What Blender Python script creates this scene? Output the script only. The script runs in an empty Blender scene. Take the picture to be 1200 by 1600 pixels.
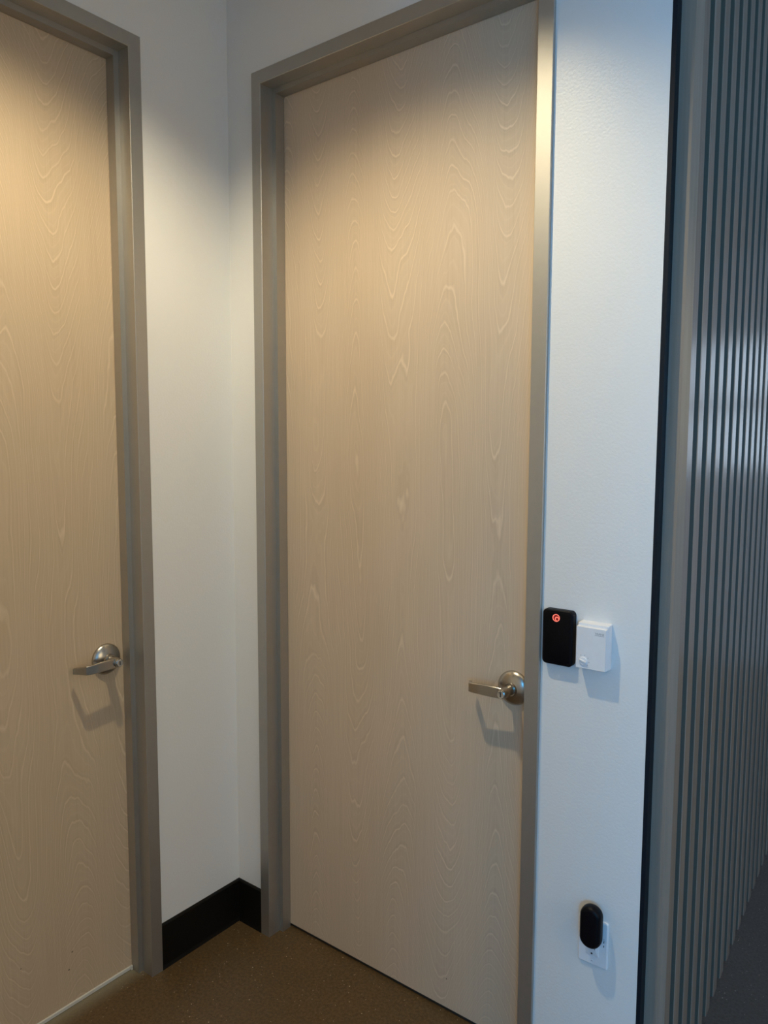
import bpy, bmesh, math
from mathutils import Matrix, Vector

S = bpy.context.scene
COL = S.collection

# ------------------------------------------------------------------ camera
YAW, PITCH, ROLL = 0.6546, -0.0918, 0.0036
F_PX = 1174.74
cam_pos = Vector((1.9288, -1.6848, 1.6713))
fwd = Vector((-math.sin(YAW) * math.cos(PITCH), math.cos(YAW) * math.cos(PITCH), math.sin(PITCH)))
rt = Vector((math.cos(YAW), math.sin(YAW), 0))
up = rt.cross(fwd)
rt2 = rt * math.cos(ROLL) + up * math.sin(ROLL)
up2 = -rt * math.sin(ROLL) + up * math.cos(ROLL)
cd = bpy.data.cameras.new('camera')
cd.sensor_fit = 'HORIZONTAL'
cd.sensor_width = 36.0
cd.lens = 36.0 * F_PX / 1200.0
cd.clip_start = 0.01
camera = bpy.data.objects.new('camera', cd)
COL.objects.link(camera)
M = Matrix((rt2, up2, -fwd)).transposed().to_4x4()
M.translation = cam_pos
camera.matrix_world = M
S.camera = camera

# ------------------------------------------------------------------ exposure, world, lights
S.view_settings.view_transform = 'Standard'
S.view_settings.look = 'None'
S.view_settings.gamma = 1.0
S.view_settings.use_curve_mapping = False
S.view_settings.exposure = 0.0

CEIL = 3.09
world = bpy.data.worlds.new('world')
S.world = world
world.use_nodes = True
world.node_tree.nodes['Background'].inputs[0].default_value = (0.55, 0.75, 1.0, 1)
world.node_tree.nodes['Background'].inputs[1].default_value = 0.6


def spot(name, loc, power, color, size, blend, radius):
    d = bpy.data.lights.new(name, 'SPOT')
    d.energy = power
    d.color = color
    d.spot_size = math.radians(size)
    d.spot_blend = blend
    d.shadow_soft_size = radius
    o = bpy.data.objects.new(name, d)
    o.location = loc
    COL.objects.link(o)
    return o


def area(name, loc, rot, sx, sy, power, color, spread=180):
    d = bpy.data.lights.new(name, 'AREA')
    d.shape = 'RECTANGLE'
    d.size = sx
    d.size_y = sy
    d.energy = power
    d.color = color
    d.spread = math.radians(spread)
    o = bpy.data.objects.new(name, d)
    o.location = loc
    o.rotation_euler = rot
    COL.objects.link(o)
    return o


WARM = (1.0, 0.79, 0.50)
LAMPS = [(0.72, -0.84), (3.05, -1.15), (2.75, 0.75)]
spot('lamp_near_doors', (0.72, -0.84, CEIL - 0.02), 80, (1.0, 0.865, 0.59), 132, 0.55, 0.03)
spot('lamp_right', (3.05, -1.15, CEIL - 0.02), 26, WARM, 132, 0.55, 0.03)
spot('lamp_corridor', (2.75, 0.75, CEIL - 0.02), 62, WARM, 132, 0.55, 0.03)
# daylight: the window behind the camera and the small window at the corridor's end
area('daylight_rear', (3.45, -5.06, 2.05), (math.radians(90), 0, 0), 1.7, 1.4, 178, (0.03, 0.43, 0.97))
area('fill_side', (4.66, -1.2, 2.1), (0, math.radians(90), 0), 1.2, 1.4, 20, (1.0, 0.76, 0.38))  # warm fill added for the nook, from no visible source
area('daylight_corridor', (2.07, 4.47, 1.96), (math.radians(-90), 0, 0), 0.46, 0.98, 5, (0.62, 0.80, 1.0))


# ------------------------------------------------------------------ materials
def new_mat(name):
    m = bpy.data.materials.new(name)
    m.use_nodes = True
    nt = m.node_tree
    b = nt.nodes['Principled BSDF']
    return m, nt, b


def N(nt, t, **kw):
    n = nt.nodes.new(t)
    for k, v in kw.items():
        setattr(n, k, v)
    return n


def math_n(nt, op, a, b=None, c=None):
    n = N(nt, 'ShaderNodeMath', operation=op)
    for i, v in enumerate((a, b, c)):
        if v is None:
            continue
        if isinstance(v, (int, float)):
            n.inputs[i].default_value = v
        else:
            nt.links.new(v, n.inputs[i])
    return n.outputs[0]


def mix_c(nt, fac, a, b, blend='MIX'):
    n = N(nt, 'ShaderNodeMix', data_type='RGBA', blend_type=blend)
    for sock, v in ((n.inputs[0], fac), (n.inputs[6], a), (n.inputs[7], b)):
        if isinstance(v, (int, float)):
            sock.default_value = v
        elif isinstance(v, tuple):
            sock.default_value = (*v, 1) if len(v) == 3 else v
        else:
            nt.links.new(v, sock)
    return n.outputs[2]


def ramp(nt, fac, stops):
    n = N(nt, 'ShaderNodeValToRGB')
    el = n.color_ramp.elements
    while len(el) < len(stops):
        el.new(0.5)
    for e, (p, c) in zip(el, stops):
        e.position = p
        e.color = (*c, 1)
    nt.links.new(fac, n.inputs[0])
    return n.outputs[0]


def noise(nt, vec, scale, detail=3, rough=0.5, dist=0.0):
    n = N(nt, 'ShaderNodeTexNoise')
    n.inputs['Scale'].default_value = scale
    n.inputs['Detail'].default_value = detail
    n.inputs['Roughness'].default_value = rough
    n.inputs['Distortion'].default_value = dist
    if vec is not None:
        nt.links.new(vec, n.inputs['Vector'])
    return n.outputs[0]


def mapped(nt, scale=(1, 1, 1), loc=(0, 0, 0)):
    tc = N(nt, 'ShaderNodeTexCoord')
    mp = N(nt, 'ShaderNodeMapping')
    mp.inputs['Scale'].default_value = scale
    mp.inputs['Location'].default_value = loc
    nt.links.new(tc.outputs['Object'], mp.inputs['Vector'])
    return mp.outputs[0]


def bump(nt, b, h, strength, dist=0.001):
    n = N(nt, 'ShaderNodeBump')
    n.inputs['Strength'].default_value = strength
    n.inputs['Distance'].default_value = dist
    nt.links.new(h, n.inputs['Height'])
    nt.links.new(n.outputs[0], b.inputs['Normal'])


def plain(name, col, rough=0.5, metal=0.0, spec=0.5, relief=None):
    m, nt, b = new_mat(name)
    b.inputs['Roughness'].default_value = rough
    b.inputs['Metallic'].default_value = metal
    b.inputs['Specular IOR Level'].default_value = spec
    v = mapped(nt)
    n = noise(nt, v, 40, 2)
    c = mix_c(nt, n, tuple(x * 0.96 for x in col), tuple(min(1, x * 1.04) for x in col))
    nt.links.new(c, b.inputs['Base Color'])
    if relief:
        bump(nt, b, noise(nt, v, relief[0], 3), relief[1], relief[2])
    return m


def wall_paint(name, col):
    m, nt, b = new_mat(name)
    v = mapped(nt)
    n = noise(nt, v, 3.0, 2)
    c = mix_c(nt, n, tuple(x * 0.985 for x in col), col)
    nt.links.new(c, b.inputs['Base Color'])
    b.inputs['Roughness'].default_value = 0.34
    b.inputs['Specular IOR Level'].default_value = 0.5
    bump(nt, b, noise(nt, v, 150, 3, 0.55), 0.30, 0.0013)
    return m


def veneer(name, base, seed, period, phase, z0, spots=()):
    """Pale rotary-cut veneer: cathedral figure from the growth rings, fine pores."""
    m, nt, b = new_mat(name)
    tc = N(nt, 'ShaderNodeTexCoord')
    sep = N(nt, 'ShaderNodeSeparateXYZ')
    nt.links.new(tc.outputs['Object'], sep.inputs[0])
    X, Z = sep.outputs[0], sep.outputs[2]
    w1 = mapped(nt, (2.0, 1, 0.7), (seed, 0, seed * 1.7))
    warp = math_n(nt, 'SUBTRACT', noise(nt, w1, 1.0, 2), 0.5)
    w2 = mapped(nt, (7, 1, 1.5), (seed * 3.1, 0, seed))
    big = math_n(nt, 'SUBTRACT', noise(nt, w2, 1.0, 1), 0.5)
    w3 = mapped(nt, (26, 1, 7), (seed, 0, 2))
    rip = math_n(nt, 'SUBTRACT', noise(nt, w3, 1.0, 2), 0.5)
    ph = math_n(nt, 'ADD', math_n(nt, 'MULTIPLY', math_n(nt, 'SUBTRACT', X, phase), 2 * math.pi / period),
                math_n(nt, 'MULTIPLY', warp, 2.0))
    cosx = math_n(nt, 'MULTIPLY', math_n(nt, 'COSINE', ph), 4.2)
    zz = math_n(nt, 'SUBTRACT', Z, z0)
    zq = math_n(nt, 'MULTIPLY', math_n(nt, 'MULTIPLY', zz, zz), 7.5)
    h = math_n(nt, 'ADD', cosx, zq)
    h = math_n(nt, 'ADD', h, math_n(nt, 'MULTIPLY', big, 7.0))
    h = math_n(nt, 'ADD', h, math_n(nt, 'MULTIPLY', warp, 3.0))
    h = math_n(nt, 'ADD', h, math_n(nt, 'MULTIPLY', rip, 0.9))
    fr = math_n(nt, 'FRACT', h)
    fr2 = math_n(nt, 'FRACT', math_n(nt, 'MULTIPLY', h, 2.7))
    line = ramp(nt, fr, [(0.0, (0.46, 0.46, 0.46)), (0.55, (0.52, 0.52, 0.52)), (0.86, (0.40, 0.40, 0.40)),
                         (0.93, (0.86, 0.86, 0.86)), (1.0, (0.5, 0.5, 0.5))])
    line2 = ramp(nt, fr2, [(0.0, (0.48, 0.48, 0.48)), (0.7, (0.5, 0.5, 0.5)), (0.88, (0.66, 0.66, 0.66)),
                           (1.0, (0.48, 0.48, 0.48))])
    lmod = math_n(nt, 'MULTIPLY', noise(nt, mapped(nt, (8, 1, 3.5), (seed, 0, 4)), 1.0, 2), 1.25)
    fine = noise(nt, mapped(nt, (210, 1, 3.0), (seed, 0, 0)), 1.0, 3, 0.6)
    blot = noise(nt, mapped(nt, (5, 1, 1.6), (seed, 0, 9)), 1.0, 2)
    t = math_n(nt, 'ADD', math_n(nt, 'MULTIPLY', math_n(nt, 'MULTIPLY', math_n(nt, 'SUBTRACT', line, 0.5), lmod), 1.0),
               math_n(nt, 'MULTIPLY', math_n(nt, 'SUBTRACT', line2, 0.5), 0.34))
    t = math_n(nt, 'ADD', t, math_n(nt, 'MULTIPLY', math_n(nt, 'SUBTRACT', fine, 0.5), 0.26))
    t = math_n(nt, 'ADD', t, math_n(nt, 'MULTIPLY', math_n(nt, 'SUBTRACT', blot, 0.5), 0.18))
    t = math_n(nt, 'ADD', t, 0.5)
    col = ramp(nt, t, [(0.2, tuple(x * y for x, y in zip(base, (0.74, 0.70, 0.66)))), (0.5, base),
                       (0.8, tuple(min(1, x * y) for x, y in zip(base, (1.22, 1.25, 1.30))))])
    for sx, sz, sr in spots:
        dx = math_n(nt, 'SUBTRACT', X, sx)
        dz = math_n(nt, 'SUBTRACT', Z, sz)
        d = math_n(nt, 'SQRT', math_n(nt, 'ADD', math_n(nt, 'MULTIPLY', dx, dx), math_n(nt, 'MULTIPLY', dz, dz)))
        msk = math_n(nt, 'LESS_THAN', d, sr)
        col = mix_c(nt, math_n(nt, 'MULTIPLY', msk, 0.75), col, (0.10, 0.07, 0.045))
    nt.links.new(col, b.inputs['Base Color'])
    b.inputs['Roughness'].default_value = 0.42
    b.inputs['Specular IOR Level'].default_value = 0.4
    bump(nt, b, fine, 0.10, 0.0006)
    return m


def slat_wood(name, base, rough):
    m, nt, b = new_mat(name)
    v = mapped(nt, (90, 90, 2.2))
    n = noise(nt, v, 1.0, 3, 0.6)
    oi = N(nt, 'ShaderNodeObjectInfo')
    t = math_n(nt, 'ADD', math_n(nt, 'MULTIPLY', n, 0.8), math_n(nt, 'MULTIPLY', oi.outputs['Random'], 0.25))
    c = ramp(nt, t, [(0.15, tuple(x * 0.78 for x in base)), (0.85, tuple(x * 1.2 for x in base))])
    nt.links.new(c, b.inputs['Base Color'])
    b.inputs['Roughness'].default_value = rough
    b.inputs['Specular IOR Level'].default_value = 0.5
    bump(nt, b, n, 0.12, 0.0006)
    return m


def concrete(name, dark, light, speck, dust=None):
    m, nt, b = new_mat(name)
    v = mapped(nt)
    big = noise(nt, v, 5.0, 4, 0.6)
    mid = math_n(nt, 'ADD', math_n(nt, 'MULTIPLY', math_n(nt, 'SUBTRACT', noise(nt, v, 110, 4, 0.75), 0.5), 2.6), 0.5)
    c = mix_c(nt, math_n(nt, 'ADD', math_n(nt, 'MULTIPLY', mid, 0.75), math_n(nt, 'MULTIPLY', big, 0.25)), dark, light)
    mot = noise(nt, v, 2.1, 3)
    c = mix_c(nt, math_n(nt, 'MULTIPLY', mot, 0.35), c, tuple(x * 0.6 for x in dark))
    for sc, th, col, amt in ((85, 0.12, speck, 0.7), (150, 0.16, tuple(x * 0.25 for x in dark), 0.75), (40, 0.075, speck, 0.85)):
        vo = N(nt, 'ShaderNodeTexVoronoi')
        vo.inputs['Scale'].default_value = sc
        nt.links.new(v, vo.inputs['Vector'])
        rgb = N(nt, 'ShaderNodeSeparateColor')
        nt.links.new(vo.outputs['Color'], rgb.inputs[0])
        pick = math_n(nt, 'GREATER_THAN', rgb.outputs[0], 0.72)
        msk = math_n(nt, 'MULTIPLY', math_n(nt, 'LESS_THAN', vo.outputs['Distance'], th), pick)
        c = mix_c(nt, math_n(nt, 'MULTIPLY', msk, amt), c, col)
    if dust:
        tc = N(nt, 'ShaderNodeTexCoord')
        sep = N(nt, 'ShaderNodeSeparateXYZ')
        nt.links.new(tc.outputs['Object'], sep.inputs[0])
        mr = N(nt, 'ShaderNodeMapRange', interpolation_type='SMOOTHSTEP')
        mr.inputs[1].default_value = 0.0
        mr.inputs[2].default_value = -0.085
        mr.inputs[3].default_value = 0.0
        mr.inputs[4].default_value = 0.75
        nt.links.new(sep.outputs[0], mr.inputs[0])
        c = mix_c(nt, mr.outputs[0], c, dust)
    nt.links.new(c, b.inputs['Base Color'])
    b.inputs['Roughness'].default_value = 0.42
    bump(nt, b, mid, 0.15, 0.001)
    return m


def emit(name, col, strength):
    m, nt, b = new_mat(name)
    b.inputs['Base Color'].default_value = (*col, 1)
    b.inputs['Emission Color'].default_value = (*col, 1)
    b.inputs['Emission Strength'].default_value = strength
    return m


M_WALL = wall_paint('white wall paint', (0.80, 0.79, 0.77))
M_CEIL = wall_paint('ceiling paint', (0.78, 0.77, 0.75))
VEN = (0.625, 0.490, 0.355)
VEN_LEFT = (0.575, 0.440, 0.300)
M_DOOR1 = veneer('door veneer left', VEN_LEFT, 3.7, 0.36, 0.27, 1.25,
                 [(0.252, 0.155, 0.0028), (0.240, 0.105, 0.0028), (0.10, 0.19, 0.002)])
M_DOOR2 = veneer('door veneer back', VEN, 8.3, 0.325, 0.012, 1.42, [(0.19, 0.09, 0.0022)])
M_FRAME = plain('satin taupe metal', (0.455, 0.435, 0.40), 0.48, 0.86, 0.5, (300, 0.04, 0.0006))
M_BASE = plain('black rubber base', (0.006, 0.0055, 0.005), 0.45, 0, 0.2)
M_TRIM = plain('black edge trim', (0.006, 0.010, 0.016), 0.5, 0, 0.2)
M_NICKEL = plain('satin nickel', (0.47, 0.44, 0.40), 0.27, 1.0)
M_CHROME = plain('bright cylinder metal', (0.70, 0.70, 0.70), 0.16, 1.0)
M_DARKM = plain('dark keyway', (0.02, 0.02, 0.02), 0.4)
M_BLACK = plain('matte black plastic', (0.003, 0.003, 0.005), 0.42, 0, 0.15)
M_BLACK2 = plain('gloss black front', (0.0025, 0.0025, 0.004), 0.35, 0, 0.12)
M_WHITE = plain('white plastic', (0.80, 0.80, 0.82), 0.4)
M_GREYP = plain('grey print', (0.30, 0.31, 0.34), 0.6)
M_DKPRINT = plain('dark print', (0.05, 0.07, 0.11), 0.6)
M_RED = emit('red indicator light', (1.0, 0.20, 0.14), 1.0)
M_REDIN = emit('dark red backlit lens', (0.16, 0.003, 0.003), 0.6)
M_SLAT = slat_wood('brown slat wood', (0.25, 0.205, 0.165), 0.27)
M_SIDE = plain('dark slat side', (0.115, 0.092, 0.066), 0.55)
M_BACKING = plain('dark slat backing', (0.035, 0.036, 0.035), 0.7)
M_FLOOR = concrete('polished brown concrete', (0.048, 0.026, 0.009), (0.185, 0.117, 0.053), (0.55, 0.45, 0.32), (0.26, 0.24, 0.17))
M_FLOOR_GREY = concrete('dark grey concrete', (0.042, 0.040, 0.040), (0.120, 0.112, 0.112), (0.34, 0.33, 0.33))  # same concrete pattern in greyer colours
M_SWEEP = plain('pale door sweep', (0.62, 0.60, 0.55), 0.4)
M_GAP = plain('dark gap strip', (0.03, 0.025, 0.022), 0.7)  # dark colour for the shaded gap under the far door
M_DARKROOM = plain('unlit room paint', (0.30, 0.30, 0.30), 0.8)


# ------------------------------------------------------------------ mesh helpers
def obj(name, bm, mat, parent=None, smooth=False):
    me = bpy.data.meshes.new(name)
    bmesh.ops.recalc_face_normals(bm, faces=bm.faces)
    bm.to_mesh(me)
    bm.free()
    me.materials.append(mat)
    if smooth:
        for p in me.polygons:
            p.use_smooth = True
        try:
            me.set_sharp_from_angle(angle=math.radians(32))
        except Exception:
            pass
    o = bpy.data.objects.new(name, me)
    COL.objects.link(o)
    if parent:
        o.parent = parent
    return o


def empty(name, loc, rz=0.0, parent=None):
    o = bpy.data.objects.new(name, None)
    o.empty_display_size = 0.05
    o.location = loc
    o.rotation_euler = (0, 0, rz)
    COL.objects.link(o)
    if parent:
        o.parent = parent
    return o


def tag(o, label=None, cat=None, kind=None, group=None):
    if label:
        o['label'] = label
    if cat:
        o['category'] = cat
    if kind:
        o['kind'] = kind
    if group:
        o['group'] = group
    return o


def add_box(bm, x0, x1, y0, y1, z0, z1, bevel=0.0, seg=2):
    vs = [bm.verts.new((x, y, z)) for x in (x0, x1) for y in (y0, y1) for z in (z0, z1)]
    q = [(0, 1, 3, 2), (4, 6, 7, 5), (0, 4, 5, 1), (2, 3, 7, 6), (0, 2, 6, 4), (1, 5, 7, 3)]
    fs = [bm.faces.new([vs[i] for i in f]) for f in q]
    if bevel:
        es = list({e for f in fs for e in f.edges})
        bmesh.ops.bevel(bm, geom=es, offset=bevel, segments=seg, profile=0.5, affect='EDGES')
    return bm


def box(*a, **k):
    return add_box(bmesh.new(), *a, **k)


def extrude_poly(bm, pts, axis_from, axis_to, plane='xz'):
    """pts: list of 2D points; extruded along the remaining axis."""
    def P(p, t):
        if plane == 'xz':
            return (p[0], t, p[1])
        if plane == 'xy':
            return (p[0], p[1], t)
        return (t, p[0], p[1])
    a = [bm.verts.new(P(p, axis_from)) for p in pts]
    b = [bm.verts.new(P(p, axis_to)) for p in pts]
    n = len(pts)
    bm.faces.new(a)
    bm.faces.new(list(reversed(b)))
    for i in range(n):
        bm.faces.new((a[i], b[i], b[(i + 1) % n], a[(i + 1) % n]))
    return bm


def rrect(cx, cz, w, h, r, seg=8):
    pts = []
    for (sx, sz, a0) in ((1, 1, 0), (-1, 1, 90), (-1, -1, 180), (1, -1, 270)):
        for i in range(seg + 1):
            a = math.radians(a0 + 90 * i / seg)
            pts.append((cx + sx * (w / 2 - r) + r * math.cos(a), cz + sz * (h / 2 - r) + r * math.sin(a)))
    return pts


def loft(bm, rings, cap0=True, cap1=True):
    V = [[bm.verts.new(p) for p in r] for r in rings]
    n = len(V[0])
    for a, b in zip(V[:-1], V[1:]):
        for i in range(n):
            bm.faces.new((a[i], a[(i + 1) % n], b[(i + 1) % n], b[i]))
    if cap0:
        bm.faces.new(list(reversed(V[0])))
    if cap1:
        bm.faces.new(V[-1])
    return bm


def lathe_y(bm, prof, cx=0, cz=0, n=40):
    """prof: list of (radius, y); the axis runs along y."""
    rings = [[(cx + r * math.cos(2 * math.pi * i / n), y, cz + r * math.sin(2 * math.pi * i / n)) for i in range(n)]
             for r, y in prof]
    return loft(bm, rings)


def pad(cx, cz, w, h, r, y0, y1, edge, seg=8, steps=4):
    """A rounded-rectangle body from wall plane y0 out to y1 (y1 < y0) with softened front edge."""
    bm = bmesh.new()
    rings = [[(p[0], y0, p[1]) for p in rrect(cx, cz, w, h, r, seg)]]
    for i in range(steps + 1):
        a = math.pi / 2 * i / steps
        ins = edge * (1 - math.cos(a))
        y = (y1 + edge) - edge * math.sin(a)
        rings.append([(p[0], y, p[1]) for p in rrect(cx, cz, w - 2 * ins, h - 2 * ins, max(r - ins, 0.0005), seg)])
    return loft(bm, rings)


# ------------------------------------------------------------------ measures of the place
FW, FS = 0.0401, 0.0157             # frame face, stop height
FP, D1, D2 = 0.010, 0.0495, 0.087   # proud of the wall, rabbet depth, depth to the door
WT = 0.125                          # wall thickness
H1, H2 = 2.8139, 2.8028             # outer frame heights
A1 = 0.3279                         # door 1: right outer frame edge, measured from the corner
A2, B2 = 0.1201, 1.1286             # door 2: outer frame edges
OUTW = B2 - A2
B3 = 1.3925                         # end of the white wall
HB = 0.150                          # base height

# ------------------------------------------------------------------ shell
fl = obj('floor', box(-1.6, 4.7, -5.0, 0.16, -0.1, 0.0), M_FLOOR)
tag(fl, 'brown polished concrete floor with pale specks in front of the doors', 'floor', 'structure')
bm = bmesh.new()
add_box(bm, -1.6, 1.42, 0.16, 4.5, -0.1, 0.0)
add_box(bm, 1.42, 4.7, 0.16, 4.5, -0.1, 0.0)
fl2 = obj('floor', bm, M_FLOOR_GREY)
tag(fl2, 'dark grey speckled floor along the slat wall at the lower right', 'floor', 'structure')
ce = obj('ceiling', box(-1.6, 4.7, -5.0, 4.5, CEIL, CEIL + 0.1), M_CEIL)
tag(ce, 'white ceiling over the corner of the two doors', 'ceiling', 'structure')


def wall_with_opening(name, horiz, a0, a1, o0, o1, oz, t0, t1):
    """A wall in strips around one door opening. horiz 'x' or 'y' is the direction it runs in."""
    bm = bmesh.new()
    for (p, q, z0, z1) in ((a0, o0, 0, CEIL), (o1, a1, 0, CEIL), (o0, o1, oz, CEIL)):
        if horiz == 'x':
            add_box(bm, p, q, t0, t1, z0, z1)
        else:
            add_box(bm, t0, t1, p, q, z0, z1)
    return obj(name, bm, M_WALL)


wb = wall_with_opening('wall_back', 'x', -WT, B3, A2 + 0.012, B2 - 0.012, H2 - 0.012, 0.0, WT - 0.01)
tag(wb, 'white wall holding the far door, the card reader and the outlet', 'wall', 'structure')
wl = wall_with_opening('wall_left', 'y', -5.0, 0.0, -A1 - OUTW + 0.012, -A1 - 0.012, H1 - 0.012, -WT + 0.01, 0.0)
tag(wl, 'white wall at left holding the nearer door', 'wall', 'structure')

pt = obj('wall_occluder', box(0.0, 2.12, -2.27, -2.15, 0, CEIL), M_WALL)  # unseen wall, placed to block the rear window's blue light from the nook
tag(pt, 'unseen white wall behind the camera, added to keep daylight off the nook', 'wall', 'structure')
bm = bmesh.new()
for (a, b_, c, d_) in ((-5.0, -1.9, 0, CEIL), (-0.5, 4.5, 0, CEIL), (-1.9, -0.5, 0, 1.5), (-1.9, -0.5, 2.7, CEIL)):
    add_box(bm, 4.6, 4.7, a, b_, c, d_)
wr = obj('wall_right', bm, M_WALL)
tag(wr, 'plain white wall on the right side of the hall, outside the view', 'wall', 'structure')


def wall_with_window(name, y0, y1, x0, x1, wx0, wx1, wz0, wz1):
    bm = bmesh.new()
    add_box(bm, x0, wx0, y0, y1, 0, CEIL)
    add_box(bm, wx1, x1, y0, y1, 0, CEIL)
    add_box(bm, wx0, wx1, y0, y1, 0, wz0)
    add_box(bm, wx0, wx1, y0, y1, wz1, CEIL)
    return obj(name, bm, M_WALL)


wq = wall_with_window('wall_rear', -5.1, -5.0, -0.2, 4.7, 2.60, 4.30, 1.35, 2.75)
tag(wq, 'white wall with the wide window behind the camera', 'wall', 'structure')
wc = wall_with_window('wall_corridor', 4.5, 4.6, 1.0, 4.7, 1.84, 2.30, 1.47, 2.45)
tag(wc, 'white wall with the small window at the end of the corridor', 'wall', 'structure')


def window(name, y0, y1, x0, x1, z0, z1, mx, mz, label):
    w = empty(name, ((x0 + x1) / 2, (y0 + y1) / 2, z0))
    tag(w, label, 'window', 'structure')
    cx, cy = w.location.x, w.location.y
    t = 0.03
    bm = bmesh.new()
    for a in ((x0, x0 + t, z0, z1), (x1 - t, x1, z0, z1), (x0 + t, x1 - t, z0, z0 + t), (x0 + t, x1 - t, z1 - t, z1)):
        add_box(bm, a[0] - cx, a[1] - cx, y0 - cy, y1 - cy, a[2] - z0, a[3] - z0)
    obj('window_frame', bm, M_TRIM, w)
    for k in mx:
        obj('mullion', box(k - 0.02 - cx, k + 0.02 - cx, y0 - cy, y1 - cy, t, z1 - z0 - t), M_TRIM, w)
    for k in mz:
        obj('mullion', box(x0 + t - cx, x1 - t - cx, y0 - cy, y1 - cy, k - 0.035 - z0, k + 0.035 - z0), M_TRIM, w)
    return w


window('window_1', -5.08, -5.02, 2.60, 4.30, 1.35, 2.75, (3.45,), (), 'wide daylight window behind the camera')
def fill_window_side(name, x0, x1, y0, y1, z0, z1, my, label):
    w = empty(name, ((x0 + x1) / 2, (y0 + y1) / 2, z0))
    tag(w, label, 'window', 'structure')
    cx, cy = w.location.x, w.location.y
    t = 0.03
    bm = bmesh.new()
    for a in ((y0, y0 + t, z0, z1), (y1 - t, y1, z0, z1), (y0 + t, y1 - t, z0, z0 + t), (y0 + t, y1 - t, z1 - t, z1)):
        add_box(bm, x0 - cx, x1 - cx, a[0] - cy, a[1] - cy, a[2] - z0, a[3] - z0)
    obj('window_frame', bm, M_TRIM, w)
    obj('mullion', box(x0 - cx, x1 - cx, my - 0.02 - cy, my + 0.02 - cy, t, z1 - z0 - t), M_TRIM, w)
    return w


fill_window_side('added_fill_window', 4.61, 4.645, -1.9, -0.5, 1.5, 2.7, -1.2, 'unseen window added on the right side of the hall for the fill light')  # unseen window, added around the warm fill light
window('window_2', 4.42, 4.46, 1.84, 2.30, 1.47, 2.45, (), (1.96,), 'small two-pane window at the end of the corridor')

# rooms behind the doors, closed off
bm = bmesh.new()
add_box(bm, -1.6, -1.5, -5.0, 4.5, 0, CEIL)
add_box(bm, -1.5, -WT, -5.1, -5.0, 0, CEIL)
add_box(bm, -1.5, 1.0, 4.5, 4.6, 0, CEIL)
rb = obj('wall_beyond', bm, M_DARKROOM)
tag(rb, 'walls of the unlit rooms behind the closed doors', 'wall', 'structure')

# bases
bmL = bmesh.new()
T = 0.007


def base_strip(name, horiz, a0, a1):
    prof = [(0, 0), (T + 0.004, 0), (T, 0.010), (T, HB - 0.006), (T - 0.003, HB - 0.001), (0, HB)]
    bm = bmesh.new()
    if horiz == 'x':                       # on the back wall, thickness towards -y
        ra = [(a0 + p[0], -p[0], p[1]) for p in prof]
        rb_ = [(a1, -p[0], p[1]) for p in prof]
    else:                                  # on the left wall, thickness towards +x
        ra = [(p[0], a0, p[1]) for p in prof]
        rb_ = [(p[0], a1 - p[0], p[1]) for p in prof]
    loft(bm, [ra, rb_])
    return obj(name, bm, M_BASE)


b1 = base_strip('baseboard_left', 'y', -A1, 0.0)
tag(b1, 'black rubber baseboard on the left wall between the doors', 'baseboard', 'structure')
b2 = base_strip('baseboard_back', 'x', 0.0, A2)
tag(b2, 'short black rubber baseboard on the back wall beside the door frame', 'baseboard', 'structure')
b3_ = base_strip('baseboard_left', 'y', -4.99, -A1 - OUTW)
tag(b3_, 'black rubber baseboard on the left wall before the nearer door', 'baseboard', 'structure')


# ------------------------------------------------------------------ doors
def frame_leg(parent, name, which, W, H):
    """Local frame: x along the wall from the left outer edge, y into the wall, z up."""
    back = WT
    prof = [(FW, FP), (FW, 0.0), (0.0, 0.0), (0.0, D1), (-FS, D1), (-FS, D2 - 0.0015), (0.0, D2 - 0.0015),
            (0.0, back), (FW, back), (FW, back - 0.008), (0.0125, back - 0.008), (0.0125, FP)]
    e = 0.0012
    prof[1:3] = [(FW, e), (FW - e, 0.0), (e, 0.0), (0.0, e)]
    xl, xr, zt = FW, W - FW, H - FW
    bm = bmesh.new()
    if which == 'left':
        ra = [(xl - u, d, 0.0) for u, d in prof]
        rb_ = [(xl - u, d, zt + u) for u, d in prof]
    elif which == 'right':
        ra = [(xr + u, d, 0.0) for u, d in prof]
        rb_ = [(xr + u, d, zt + u) for u, d in prof]
    else:
        ra = [(xl - u, d, zt + u) for u, d in prof]
        rb_ = [(xr + u, d, zt + u) for u, d in prof]
    loft(bm, [ra, rb_])
    return obj(name, bm, M_FRAME, parent)


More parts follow.
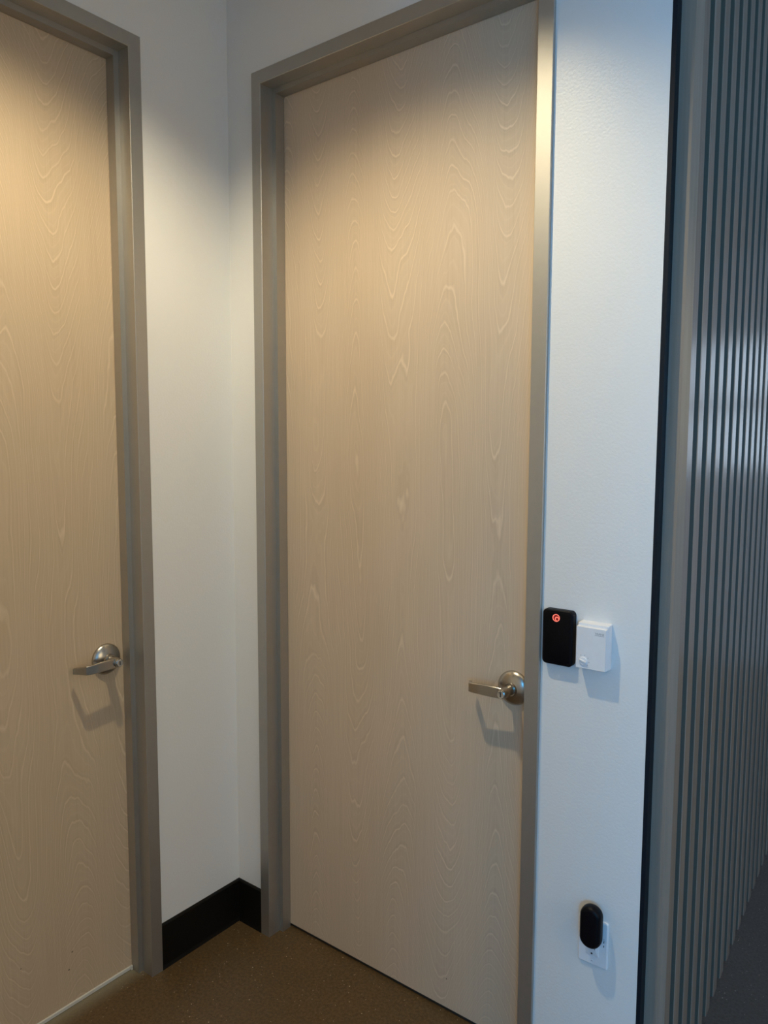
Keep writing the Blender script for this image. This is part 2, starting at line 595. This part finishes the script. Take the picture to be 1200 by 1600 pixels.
def lever(parent, loc):
    """Lever set: out of the door is -y, the arm points to -x."""
    L = empty('door_lever', loc, 0, parent)
    bm = bmesh.new()
    lathe_y(bm, [(0.0465, 0.0), (0.0465, -0.004), (0.0452, -0.0065), (0.041, -0.0105), (0.034, -0.0145),
                 (0.026, -0.0175), (0.0185, -0.0195), (0.0172, -0.023), (0.0168, -0.0245), (0.001, -0.0245)], n=56)
    obj('rose', bm, M_NICKEL, L, True)
    bm = bmesh.new()
    lathe_y(bm, [(0.0142, -0.0235), (0.0136, -0.030), (0.0134, -0.066), (0.0128, -0.0705), (0.0118, -0.072), (0.0106, -0.072),
                 (0.0106, -0.0705), (0.001, -0.0705)], n=36)
    obj('spindle_hub', bm, M_NICKEL, L, True)
    # the arm: straight run, crisp bend, return towards the door
    cl = [  # x, out, z low, z high, half thickness direction (nx, nout)
        (-0.003, 0.060, -0.0120, 0.0120), (-0.012, 0.061, -0.0150, 0.0140), (-0.050, 0.0625, -0.0155, 0.0135),
        (-0.092, 0.0640, -0.0145, 0.0115), (-0.0985, 0.0615, -0.0143, 0.0108), (-0.104, 0.052, -0.0140, 0.0090),
        (-0.113, 0.0365, -0.0137, 0.0060), (-0.119, 0.027, -0.0135, 0.0035)]
    rings = []
    for i, (x, o, z0, z1) in enumerate(cl):
        a = cl[max(i - 1, 0)]
        b = cl[min(i + 1, len(cl) - 1)]
        tx, to = b[0] - a[0], b[1] - a[1]
        l = math.hypot(tx, to)
        nx, no = -to / l, tx / l
        if no > 0 and i < 4:
            nx, no = -nx, -no
        ht = 0.0042
        if i in (4,):
            ht = 0.0048
        e = 0.0013
        pts = []
        for (s, z) in ((-ht, z0 + e), (-ht + e, z0), (ht - e, z0), (ht, z0 + e), (ht, z1 - e), (ht - e, z1), (-ht + e, z1), (-ht, z1 - e)):
            pts.append((x + nx * s, -(o + no * s), z))
        rings.append(pts)
    # keep every ring wound the same way round
    bm = bmesh.new()
    loft(bm, rings)
    obj('lever_arm', bm, M_NICKEL, L, True)
    bm = bmesh.new()
    lathe_y(bm, [(0.0105, -0.0700), (0.0105, -0.0742), (0.0096, -0.0750), (0.001, -0.0745)], n=32)
    k = obj('key_cylinder', bm, M_CHROME, L, True)
    k['label'] = 'bright key cylinder'
    obj('keyway', box(-0.0013, 0.0013, -0.0753, -0.0745, -0.0060, 0.0058), M_DARKM, L)
    return L


def door(name, loc, rz, W, H, mat, lever_x, label, sweep):
    D = empty(name, loc, rz)
    tag(D, label, 'door', 'structure')
    frame_leg(D, 'frame_jamb', 'left', W, H)
    frame_leg(D, 'frame_jamb', 'right', W, H)
    frame_leg(D, 'frame_head', 'head', W, H)
    zb = 0.012
    g = 0.003
    p = obj('door_panel', box(-(W / 2 - FW - g), W / 2 - FW - g, 0, 0.036, 0, H - FW - g - zb, bevel=0.001, seg=1), mat, D)
    p.location = (W / 2, D2, zb)
    if sweep:
        s = obj('door_sweep', box(FW + FS - 0.006, W - FW - FS + 0.006, D2 - 0.004, D2 + 0.01, 0.0005, 0.0125, bevel=0.0015, seg=1), M_SWEEP, D)
        s['label'] = 'pale strip along the bottom edge of the door'
        obj('seal_end', box(W - FW - FS - 0.007, W - FW - FS - 0.001, D2 - 0.010, D2 - 0.003, 0.0005, 0.016, bevel=0.0015, seg=1), M_SWEEP, D)
    else:
        obj('gap_strip', box(FW, W - FW, D2 + 0.006, D2 + 0.03, 0.0005, zb + 0.002), M_GAP, D)  # dark strip standing in for the shaded gap under the door
    lever(D, (lever_x, D2, 1.0225))
    return D


d2 = door('door_2', (A2, -FP, 0), 0.0, OUTW, H2, M_DOOR2, 1.0160 - A2,
          'pale veneer door with grey frame on the back wall beside the card reader', False)
d1 = door('door_1', (FP, -A1 - OUTW, 0), math.radians(90), OUTW, H1, M_DOOR1, OUTW - 0.1135,
          'pale veneer door with grey frame at the left edge, cut off by the picture', True)

# ------------------------------------------------------------------ black edge and slat wall
TR = 0.010
tr = obj('trim_1', box(B3, B3 + TR, 0.0, 0.085, 0.0, CEIL), M_TRIM)
tag(tr, 'black vertical edge strip between the white wall and the slat wall', 'trim', 'structure')

SW = empty('slat_wall', (1.447, 0.012, 0.0), math.radians(2.18))
tag(SW, 'brown wooden slat wall running away at the right edge', 'wall panel')
# corner post: flat front, chamfer, narrow side
y0 = 0.018
post = [(-0.0455, y0), (-0.0135, y0), (0.0, y0 + 0.0135), (0.0, 0.0765), (-0.036, 0.0765), (-0.0455, 0.0765)]
bm = bmesh.new()
extrude_poly(bm, post, 0.0, CEIL, 'xy')
o = obj('corner_post', bm, M_SLAT, SW)
o['label'] = 'wide chamfered wooden end post'
obj('backing_panel', box(-0.080, -0.034, 0.0765, 4.40, 0.0, CEIL), M_BACKING, SW)
bm = bmesh.new()
bv = 0.0016
w = 0.049
extrude_poly(bm, [(-0.034, 0), (-bv, 0), (0, bv), (0, w - bv), (-bv, w), (-0.034, w)], 0.0, CEIL, 'xy')
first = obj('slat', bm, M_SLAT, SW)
first.data.materials.append(M_SIDE)          # veneered front, sides in a darker colour
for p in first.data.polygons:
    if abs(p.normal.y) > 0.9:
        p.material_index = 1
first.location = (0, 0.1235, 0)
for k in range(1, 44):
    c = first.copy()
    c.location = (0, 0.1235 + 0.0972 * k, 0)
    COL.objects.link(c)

# ------------------------------------------------------------------ things on the wall
# card reader
CR = empty('card_reader', (1.1785, 0.0, 1.1365))
tag(CR, 'black rounded card reader with red ring light beside the far door frame', 'card reader')
obj('housing', pad(0, 0.068, 0.0785, 0.1355, 0.011, 0.0, -0.0195, 0.004, 8), M_BLACK, CR, True)
fp = obj('front_plate', pad(-0.001, 0.068, 0.066, 0.123, 0.007, -0.0192, -0.0202, 0.0004, 8, 2), M_BLACK2, CR, True)


def ring(cx, cz, ro, cx2, cz2, ri, y0, y1, n=40):
    """A ring whose hole may sit off-centre."""
    bm = bmesh.new()
    R = []
    for (a, b, r, y) in ((cx, cz, ro, y0), (cx, cz, ro, y1), (cx2, cz2, ri, y1), (cx2, cz2, ri, y0)):
        R.append([bm.verts.new((a + r * math.cos(2 * math.pi * i / n), y, b + r * math.sin(2 * math.pi * i / n))) for i in range(n)])
    for j in range(4):
        a, b = R[j], R[(j + 1) % 4]
        for i in range(n):
            bm.faces.new((a[i], a[(i + 1) % n], b[(i + 1) % n], b[i]))
    return bm


lx, lz = -0.0035, 0.1165
bm = bmesh.new()
lathe_y(bm, [(0.0090, -0.0201), (0.0090, -0.02035), (0.001, -0.02035)], lx, lz, 36)
lens = obj('ring_light', bm, M_REDIN, CR)
o = obj('outer_ring', ring(lx, lz, 0.0092, lx + 0.0003, lz - 0.0002, 0.0077, -0.0202, -0.0207), M_RED, lens)
o['label'] = 'glowing red outer ring'
o = obj('inner_ring', ring(lx + 0.0024, lz - 0.0024, 0.0054, lx + 0.0026, lz - 0.0028, 0.0038, -0.0202, -0.02075), M_RED, lens)
o['label'] = 'glowing red small inner ring'

# thermostat
TH = empty('thermostat', (1.2690, 0.0, 1.1440))
tag(TH, 'white square wall thermostat with small dial, right of the card reader', 'thermostat')
obj('back_plate', box(-0.0355, 0.0375, -0.006, 0.0, 0.002, 0.110, bevel=0.0015, seg=1), M_WHITE, TH)
# housing tapers a little to the front
bm = bmesh.new()
loft(bm, [[(p[0], y, p[1]) for p in rrect(0.0, 0.0545 + dz, wd, ht, 0.003, 4)] for (y, wd, ht, dz) in
          ((-0.006, 0.076, 0.108, 0.0005), (-0.022, 0.0745, 0.106, 0.0005), (-0.0235, 0.0725, 0.104, 0.0005))])
obj('housing', bm, M_WHITE, TH, True)
bm = bmesh.new()
loft(bm, [[(p[0], y, p[1]) for p in rrect(-0.0005, 0.0515, wd, ht, 0.002, 4)] for (y, wd, ht) in
          ((-0.0235, 0.0735, 0.1005), (-0.0315, 0.0725, 0.0995), (-0.033, 0.0705, 0.0975))])
obj('front_cover', bm, M_WHITE, TH, True)
# vent slots on top and right side
for x in (-0.019, 0.002, 0.022):
    obj('vent_slot', box(x - 0.0085, x + 0.0085, -0.018, -0.0155, 0.1070, 0.1078), M_GREYP, TH)
for z in (0.024, 0.042, 0.060):
    obj('vent_slot', box(0.0366, 0.0374, -0.0175, -0.0150, z, z + 0.013), M_GREYP, TH)
dial = lathe_y(bmesh.new(), [(0.0098, -0.0325), (0.0096, -0.0350), (0.0088, -0.0357), (0.001, -0.0357)], -0.0180, 0.0200, 36)
dl = obj('dial', dial, M_WHITE, TH, True)
bm = bmesh.new()
add_box(bm, -0.0090, 0.0090, -0.0385, -0.0352, -0.0020, 0.0020, bevel=0.0010, seg=2)
bmesh.ops.rotate(bm, verts=bm.verts, cent=(0, 0, 0), matrix=Matrix.Rotation(math.radians(18), 3, 'Y'))
bmesh.ops.translate(bm, verts=bm.verts, vec=(-0.0180, 0, 0.0205))
obj('dial_grip', bm, M_WHITE, dl)
for i, a in enumerate((75, 35, -5, -40, 115)):
    r = 0.0140
    px, pz = -0.0180 + r * math.cos(math.radians(a)), 0.0200 + r * math.sin(math.radians(a))
    bm = bmesh.new()
    add_box(bm, -0.0014, 0.0014, -0.0332, -0.0328, -0.0005, 0.0005)
    bmesh.ops.rotate(bm, verts=bm.verts, cent=(0, 0, 0), matrix=Matrix.Rotation(math.radians(-a), 3, 'Y'))
    bmesh.ops.translate(bm, verts=bm.verts, vec=(px, 0, pz))
    obj('dial_mark', bm, M_GREYP, dl)


def text_mesh(name, body, size, mat, parent, loc, rot):
    cu = bpy.data.curves.new(name, 'FONT')
    cu.body = body
    cu.size = size
    cu.align_x = 'CENTER'
    cu.extrude = 0.0001
    t = bpy.data.objects.new(name, cu)
    COL.objects.link(t)
    dg = bpy.context.evaluated_depsgraph_get()
    me = bpy.data.meshes.new_from_object(t.evaluated_get(dg))
    bpy.data.objects.remove(t)
    bpy.data.curves.remove(cu)
    me.materials.clear()
    me.materials.append(mat)
    o = bpy.data.objects.new(name, me)
    COL.objects.link(o)
    o.parent = parent
    o.location = loc
    o.rotation_euler = rot
    return o


text_mesh('lettering', 'TRANE', 0.0072, M_GREYP, TH, (0.0195, -0.0331, 0.0865), (math.radians(90), 0, 0))
obj('lettering_underline', box(0.008, 0.031, -0.0332, -0.0329, 0.0845, 0.0852), M_GREYP, TH)

# wall outlet
WO = empty('wall_outlet', (1.2840, 0.0, 0.4060))
tag(WO, 'white wall outlet plate low on the white wall, behind the black plug', 'outlet')
bm = bmesh.new()
loft(bm, [[(p[0], y, p[1]) for p in rrect(0.0, 0.0585, wd, ht, 0.003, 5)] for (y, wd, ht) in
          ((0.0, 0.0733, 0.117), (-0.0035, 0.0733, 0.117), (-0.0055, 0.069, 0.1127))])
obj('cover_plate', bm, M_WHITE, WO, True)
rc = obj('receptacle', pad(0, 0.0585, 0.033, 0.067, 0.002, -0.0053, -0.0070, 0.0005, 4, 2), M_WHITE, WO, True)
obj('ground_hole', lathe_y(bmesh.new(), [(0.0024, -0.0060), (0.0024, -0.00715), (0.0002, -0.00715)], -0.001, 0.0295, 16), M_DARKM, rc)
for x in (-0.0062, 0.0062):
    obj('slot', box(x - 0.0008, x + 0.0008, -0.00715, -0.006, 0.0405, 0.0475), M_DARKM, rc)
for z in (0.0105, 0.1065):
    sc = obj('screw', lathe_y(bmesh.new(), [(0.0032, -0.0050), (0.0030, -0.0063), (0.0005, -0.0064)], 0, z, 20), M_WHITE, WO, True)
    obj('screw_slot', box(-0.0024, 0.0024, -0.0066, -0.0060, z - 0.0004, z + 0.0004), M_DARKM, sc)
# small illegible print running up the right margin of the plate
for i, (z, h, wd) in enumerate(((0.0755, 0.0012, 0.0022), (0.0715, 0.0012, 0.0030), (0.0665, 0.0040, 0.0020), (0.0560, 0.0050, 0.0020))):
    obj('margin_print', box(0.0268, 0.0268 + wd, -0.0057, -0.0053, z, z + h), M_DKPRINT, WO)

# black device plugged into the outlet
PD = empty('plug_in_device', (1.2895, -0.0072, 0.4700))
tag(PD, 'black oval device plugged into the upper half of the wall outlet', 'plug')
bm = bmesh.new()
rings = []
for i in range(13):
    a = math.pi * i / 12                     # pebble section, fuller towards the front
    ins = 0.0105 * (1 - math.sin(a)) ** 1.3
    y = -0.0215 + 0.0155 * math.cos(a)
    rings.append([(p[0], y, p[1]) for p in rrect(-0.0008, 0.0498, 0.0525 - 2 * ins, 0.104 - 2 * ins, 0.0250 - ins, 12)])
loft(bm, rings)
obj('casing', bm, M_BLACK, PD, True)
obj('plug_neck', pad(-0.002, 0.028, 0.026, 0.026, 0.004, 0.0, -0.0085, 0.0005, 4, 2), M_BLACK, PD, True)

# ------------------------------------------------------------------ ceiling lights (just above the view)
for i, (x, y) in enumerate(LAMPS):
    CLT = empty('ceiling_light', (x, y, CEIL))
    tag(CLT, ('white round recessed ceiling light nearest the corner of the two doors',
              'white round recessed ceiling light over the right side of the hall',
              'white round recessed ceiling light over the corridor of the slat wall')[i], 'ceiling light', None, 'recessed ceiling lights')
    n = 40
    bm = bmesh.new()
    rings = []
    for (r, z) in ((0.062, 0.0), (0.085, 0.0), (0.085, -0.004), (0.080, -0.006), (0.062, -0.004)):
        rings.append([(r * math.cos(2 * math.pi * k / n), r * math.sin(2 * math.pi * k / n), z) for k in range(n)])
    rings.append(rings[0])
    loft(bm, rings, False, False)
    bmesh.ops.remove_doubles(bm, verts=bm.verts, dist=1e-6)
    obj('trim_ring', bm, M_WHITE, CLT, True)
